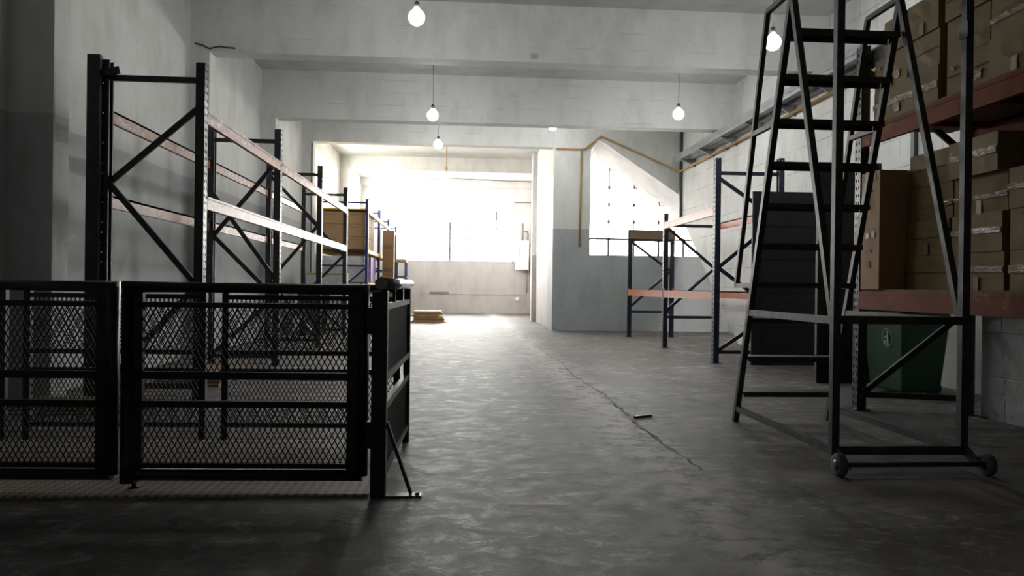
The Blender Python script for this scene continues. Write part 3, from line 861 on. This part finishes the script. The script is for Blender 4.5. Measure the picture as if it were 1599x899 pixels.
S = .048
for x, sd in ((LX, -1), (RX, 1)):
    dy = 0 if sd < 0 else .07
    MB().bar((x, 6.72 + dy, 0), (x, ly(3.47) + dy, 3.47), S, S, (1, 0, 0)).build('stringer', m_lad, LD)
    MB().bar((x, ly(3.47) + dy, 3.47), (x, 4.93, .98), S * .95, S * .95, (1, 0, 0)).build('back_brace', m_lad, LD)
    MB().bar((x, 4.91, .10), (x, 4.91, 3.50), S * 1.1, S * 1.1, (1, 0, 0)).build('rear_post', m_lad, LD)
    MB().bar((x, ly(1.0) + dy, 1.0), (x, 4.93, 1.0), S * .9, .052).build('side_rail', m_lad, LD)
    MB().bar((x, 6.70 + dy, .125), (x, 4.93, .125), S * .9, .048).build('base_rail', m_lad, LD)
    rl_ = [(6.11 + dy, 3.49), (6.735 + dy, 1.24)]
    MB().bar((x, 4.9, 3.50), (x, rl_[0][0], 3.50), S * .8, S * .8).build('top_rail', m_lad, LD)
    MB().bar((x, rl_[0][0], 3.50), (x, rl_[1][0], 1.22), S * .8, S * .8, (1, 0, 0)).build('handrail', m_lad, LD)
    for z, ya in ((1.235, 6.74), (2.54, 6.38)): MB().bar((x, ly(z) + dy, z), (x, ya + dy, z), .036, .04).build('rail_connector', m_lad, LD)
    xw = x + sd * .05
    MB().prism([(4.88, .10), (4.95, .10), (4.95, .22), (4.76, .115), (4.68, .05), (4.78, .05)], 'X', min(x - .005, x + .005), max(x - .005, x + .005)).build('wheel_bracket', m_lad, LD)
    wh = MB().lathe((xw - .026, 4.73, .073), [(.040, 0), (.066, 0), (.073, .007), (.073, .045), (.066, .052), (.040, .052)], 28, 'X').build('wheel', m_rubber, LD)
    MB().lathe((xw - .03, 4.73, .073), [(.014, 0), (.036, .002), (.036, .058), (.014, .06)], 20, 'X').build('hub', m_lad, wh)
MB().bar((LX, 4.91, 1.005), (RX, 4.91, 1.005), S * .9, .055).build('rear_rail', m_lad, LD)
MB().bar((LX, 4.91, .13), (RX, 4.91, .13), S * .9, .058).build('rear_rail', m_lad, LD)
MB().tube([(LX - .05, 4.73, .073), (RX + .05, 4.73, .073)], .016, 12).build('axle', m_lad, LD)
for i in range(10):
    z = .285 + i * .3262
    if i == 2: z = .955
    y = ly(z) + .035
    s = MB().box(LX + .02, RX - .02, y - .09, y + .10, z - .006, z)
    s.box(LX + .02, RX - .02, y - .09, y - .084, z - .045, z); s.box(LX + .02, RX - .02, y + .094, y + .10, z - .045, z)
    s.build('step', m_lad, LD, bevel=.002)
MB().box(RX - .035, RX - .0, 4.86, 4.945, 2.92, 3.03).build('clamp', m_black, LD)

# ================================================================== BLACK STEEL PANELS, BIN
p = thing('steel_panel', 'wide black steel panel standing against the navy rack behind the ladder', 'panel', (5.1, 11.75, 0))
MB().box(4.63, 5.80, 11.70, 11.74, 0, 2.76).build('sheet', m_steel, p)
for z in (.09, .62, 1.15, 1.68, 2.21): MB().box(4.78, 5.70, 11.690, 11.70, z, z + .47).build('pressed_field', m_steel, p, bevel=.004)
p = thing('steel_panel', 'taller black steel panel standing nearest the green bin', 'panel', (5.05, 9.55, 0))
MB().box(4.62, 5.46, 9.50, 9.54, 0, 2.86).build('sheet', m_steel, p)
MB().box(4.62, 4.66, 9.48, 9.50, 0, 2.86).box(5.42, 5.46, 9.48, 9.50, 0, 2.86).box(4.66, 5.42, 9.48, 9.50, 2.80, 2.86).box(4.66, 5.42, 9.48, 9.50, 0, .06).build('rim', m_steel, p)

BN = thing('wheelie_bin', 'large green wheelie bin with a round white emblem under the cartons', 'bin', (5.25, 8.6, 0))
Rb = Matrix.Translation((5.27, 8.60, 0)) @ Matrix.Rotation(math.radians(5), 4, 'Z')


def bb(x0, x1, y0, y1, z0, X0, X1, Y0_, Y1_, z1):
    q = MB(); q.hexa([Vector(v) for v in ((x0, y0, z0), (x1, y0, z0), (x1, y1, z0), (x0, y1, z0), (X0, Y0_, z1), (X1, Y0_, z1), (X1, Y1_, z1), (X0, Y1_, z1))]); q.b.transform(Rb); return q


bb(-.25, .24, -.30, .30, .04, -.32, .31, -.38, .38, .98).build('body', m_bin, BN, bevel=.03)
bb(-.35, .33, -.40, .40, .97, -.35, .33, -.40, .40, 1.01).build('rim', m_bin, BN, bevel=.01)
bb(-.35, .36, -.40, .40, 1.01, -.30, .34, -.36, .36, 1.07).build('lid', m_bin, BN, bevel=.02)
for s in (-1, 1):
    q = MB().lathe((.17, s * .26 - .03, .09), [(.03, 0), (.09, 0), (.09, .06), (.03, .06)], 20, 'Y'); q.b.transform(Rb); q.build('wheel', m_rubber, BN)
em = MB(); n = 36


def bx_(z): return -.25 - .07 * (z - .04) / .94 - .012


zc = .66; Re, ri_ = .085, .078
for i in range(n):
    a0, a1 = 2 * PI * i / n, 2 * PI * (i + 1) / n
    pts = [(r * math.cos(a), zc + 1.25 * r * math.sin(a)) for r, a in ((Re, a0), (Re, a1), (ri_, a1), (ri_, a0))]
    f = [em.b.verts.new((bx_(z), -.10 - y, z)) for y, z in pts]; em.b.faces.new(f)
# figure dropping litter in a bin
for (ya, za, yb, zb, wv) in ((-.01, .60, -.01, .70, .03), (-.01, .69, .045, .66, .014), (-.02, .60, -.035, .57, .016), (0, .60, .005, .57, .016), (.045, .585, .045, .63, .03)):
    a = Vector((bx_(za), -.10 + ya, za)); b = Vector((bx_(zb), -.10 + yb, zb)); em.bar(a, b, wv, .002, (1, 0, 0))
em.lathe((bx_(.72), -.11, .725), [(.014, -.001), (.014, .001)], 14, 'X')
em.b.transform(Rb); em.build('emblem', mat('faded_white_print', (.42, .50, .42), .6), BN)

B2 = copy_tree(BN); B2.location = (-3.55, 18.75, 0); B2.rotation_euler = (0, 0, math.radians(95))
B2['label'] = 'green wheelie bin standing at the far end of the empty left rack'

# ================================================================== SERVICES
tr = thing('cable_tray', 'long grey bracketed cable tray high on the right wall', 'tray', (5.85, 12, 4.5))
MB().box(5.66, 5.96, 3.5, 20.0, 4.62, 4.63).box(5.66, 5.672, 3.5, 20.0, 4.55, 4.72).box(5.95, 5.962, 3.5, 20.0, 4.55, 4.72).build('tray', m_tray, tr)
for k in range(11):
    y = 4.6 + k * 1.48
    MB().prism([(5.70, 4.60), (6.12, 4.60), (6.12, 4.38)], 'Y', y, y + .03).build('bracket', m_tray, tr)
gp = tag(MB().tube([(6.04, 3.5, 4.44), (6.04, 20.55, 4.44), (5.98, 20.62, 4.47), (3.84, 20.64, 5.37), (3.40, 20.64, 5.0), (2.60, 20.64, 5.0)], .026, 10).build('gas_pipe', m_gas, origin=(6.04, 12, 4.4)),
         'ochre gas pipe running along the right wall and over the stair window', 'pipe')
MB().tube([(3.30, 20.64, 5.0), (3.28, 20.64, 2.32)], .026, 10).build('drop_pipe', m_gas, gp)
for y in (5, 8, 11, 14, 17): MB().box(6.01, 6.12, y - .02, y + .02, 4.40, 4.48).build('clip', m_tray, gp)
tag(MB().box(6.04, 6.115, 20.52, 20.60, 3.0, 5.8).build('conduit', m_cond, origin=(6.08, 20.55, 3)), 'dark vertical conduit in the corner right of the stair window', 'conduit')
tag(MB().box(6.06, 6.115, 9.75, 9.83, 0, 4.3).build('conduit', m_cond, origin=(6.08, 9.8, 0)), 'dark vertical conduit on the right wall between the carton decks', 'conduit')
tag(MB().tube([(-4.02, 20.74, 0), (-4.02, 20.74, 5.0)], .018, 8).build('conduit', m_cond, origin=(-4.02, 20.74, 0)), 'thin dark conduit on the left pier past the empty rack', 'conduit')
hb = thing('water_heater', 'white wall-hung water heater right of the far window', 'heater', (2.7, 33.0, 1.9))
MB().box(2.42, 3.0, 32.78, 33.09, 1.92, 3.20).build('casing', m_whitemet, hb, bevel=.03)
MB().tube([(2.72, 32.95, 3.2), (2.72, 32.95, 3.95)], .05, 12).build('flue', m_pipeg, hb)
MB().tube([(2.72, 32.95, 3.62), (2.92, 32.95, 3.62), (2.96, 32.95, 3.5), (2.96, 32.95, 3.2)], .03, 10).build('pipe', m_pipeg, hb)
MB().tube([(2.95, 33.0, 1.92), (2.95, 33.0, .9)], .025, 8).build('pipe', m_pipeg, hb)
MB().box(2.55, 2.58, 32.765, 32.78, 2.5, 2.85).build('control_strip', m_windark, hb)
tag(MB().tube([(3.08, 33.0, 4.88), (2.30, 33.05, 4.88), (2.30, 33.05, 2.2)], .022, 8).build('pipe', m_pipeg, origin=(2.3, 33.05, 2.2)), 'grey pipe looping over the water heater beside the far window', 'pipe')
tag(MB().lathe((2.56, 33.17, .62), [(.10, .03), (.10, 0), (.07, -.03), (.02, -.04)], 20, 'Y').build('wall_vent', m_whitemet, origin=(2.56, 33.17, .62)), 'round white vent low on the far wall', 'vent')
tag(MB().box(-1.3, -.45, 33.15, 33.19, .86, .93).build('wall_bracket', m_pipeg, origin=(-.9, 33.17, .9)), 'short grey bar fixed low on the far wall', 'bracket')
tag(MB().box(1.12, 1.20, 12.245, 12.289, 4.93, 5.0).build('junction_box', mat('cream_plastic', (.55, .48, .36), .5), origin=(1.16, 12.27, 4.93)), 'small cream junction box on the nearest concrete beam', 'junction box')
tag(MB().tube([(-.38, 27.2, 5.05), (2.58, 27.2, 4.98)], .012, 8).build('hanging_rod', m_cond, origin=(-.3, 27.2, 5)), 'thin cross rod under the far ceiling', 'rod')
hl = thing('pendant_hook', 'small ochre ceiling hanger above the far aisle', 'hanger', (-.48, 25, 5.2))
MB().tube([(-.48, 25, 5.8), (-.48, 25, 4.95)], .012, 8).build('stem', m_gas, hl); MB().lathe((-.48, 25, 5.05), [(.02, -.05), (.05, 0), (.02, .05)], 12).build('knuckle', m_gas, hl)
tag(MB().bar((1.62, 6.86, .012), (1.80, 6.95, .012), .022, .022).build('metal_strip', m_black, origin=(1.7, 6.9, 0)), 'short dark strip lying across the rough floor seam', 'strip')
# marker scribble on the pier
sg = tag(MB().box(5.044, 5.049, 6.50, 6.72, .97, .972).build('wall_marking', m_ink, origin=(5.04, 6.6, .97)), 'black hand-painted letters on the white pier', 'marking')
text_mesh('(NB)', .085, Matrix.Translation((5.046, 6.62, 1.01)) @ Matrix.Rotation(-PI / 2, 4, 'Z') @ Matrix.Rotation(PI / 2, 4, 'X'), m_ink, sg)

# ================================================================== LAMPS
BN_ = ['nearest of the hanging bulbs, top centre left', 'hanging bulb seen through the ladder frame', 'on a long wire below the first beam, left of centre',
       'below the first beam, right of centre', 'farthest hanging bulb, just under the bright opening edge', 'hanging bulb hidden but for its base behind the second beam']
for (x, y, z), lab in zip([(-.60, 9.9, 4.68), (4.16, 9.9, 4.52), (-.55, 14.5, 4.44), (4.22, 14.5, 4.60), (-.58, 19.0, 4.72), (2.3, 19.0, 5.25)], BN_):
    t = thing('pendant_lamp', 'lit white LED bulb, ' + lab, 'lamp', (x, y, z), 'hanging bulbs')
    r = .105
    prof = [(.105 * math.sin(a), -.105 * math.cos(a)) for a in [.08 + .2 * q for q in range(13)]] + [(.045, .10), (.036, .118)]
    MB().lathe((x, y, z), prof, 32).build('bulb', m_bulb, t)
    MB().lathe((x, y, z), [(.036, .114), (.036, .17), (.026, .20), (.01, .215)], 14).build('socket', m_socket, t)
    MB().tube([(x, y, z + .21), (x + .006, y, z + .21 + (ZC - z - .21) * .35), (x - .006, y, z + .21 + (ZC - z - .21) * .7), (x, y, ZC)], .005, 6).build('wire', m_cond, t)
bpy.context.view_layer.update()
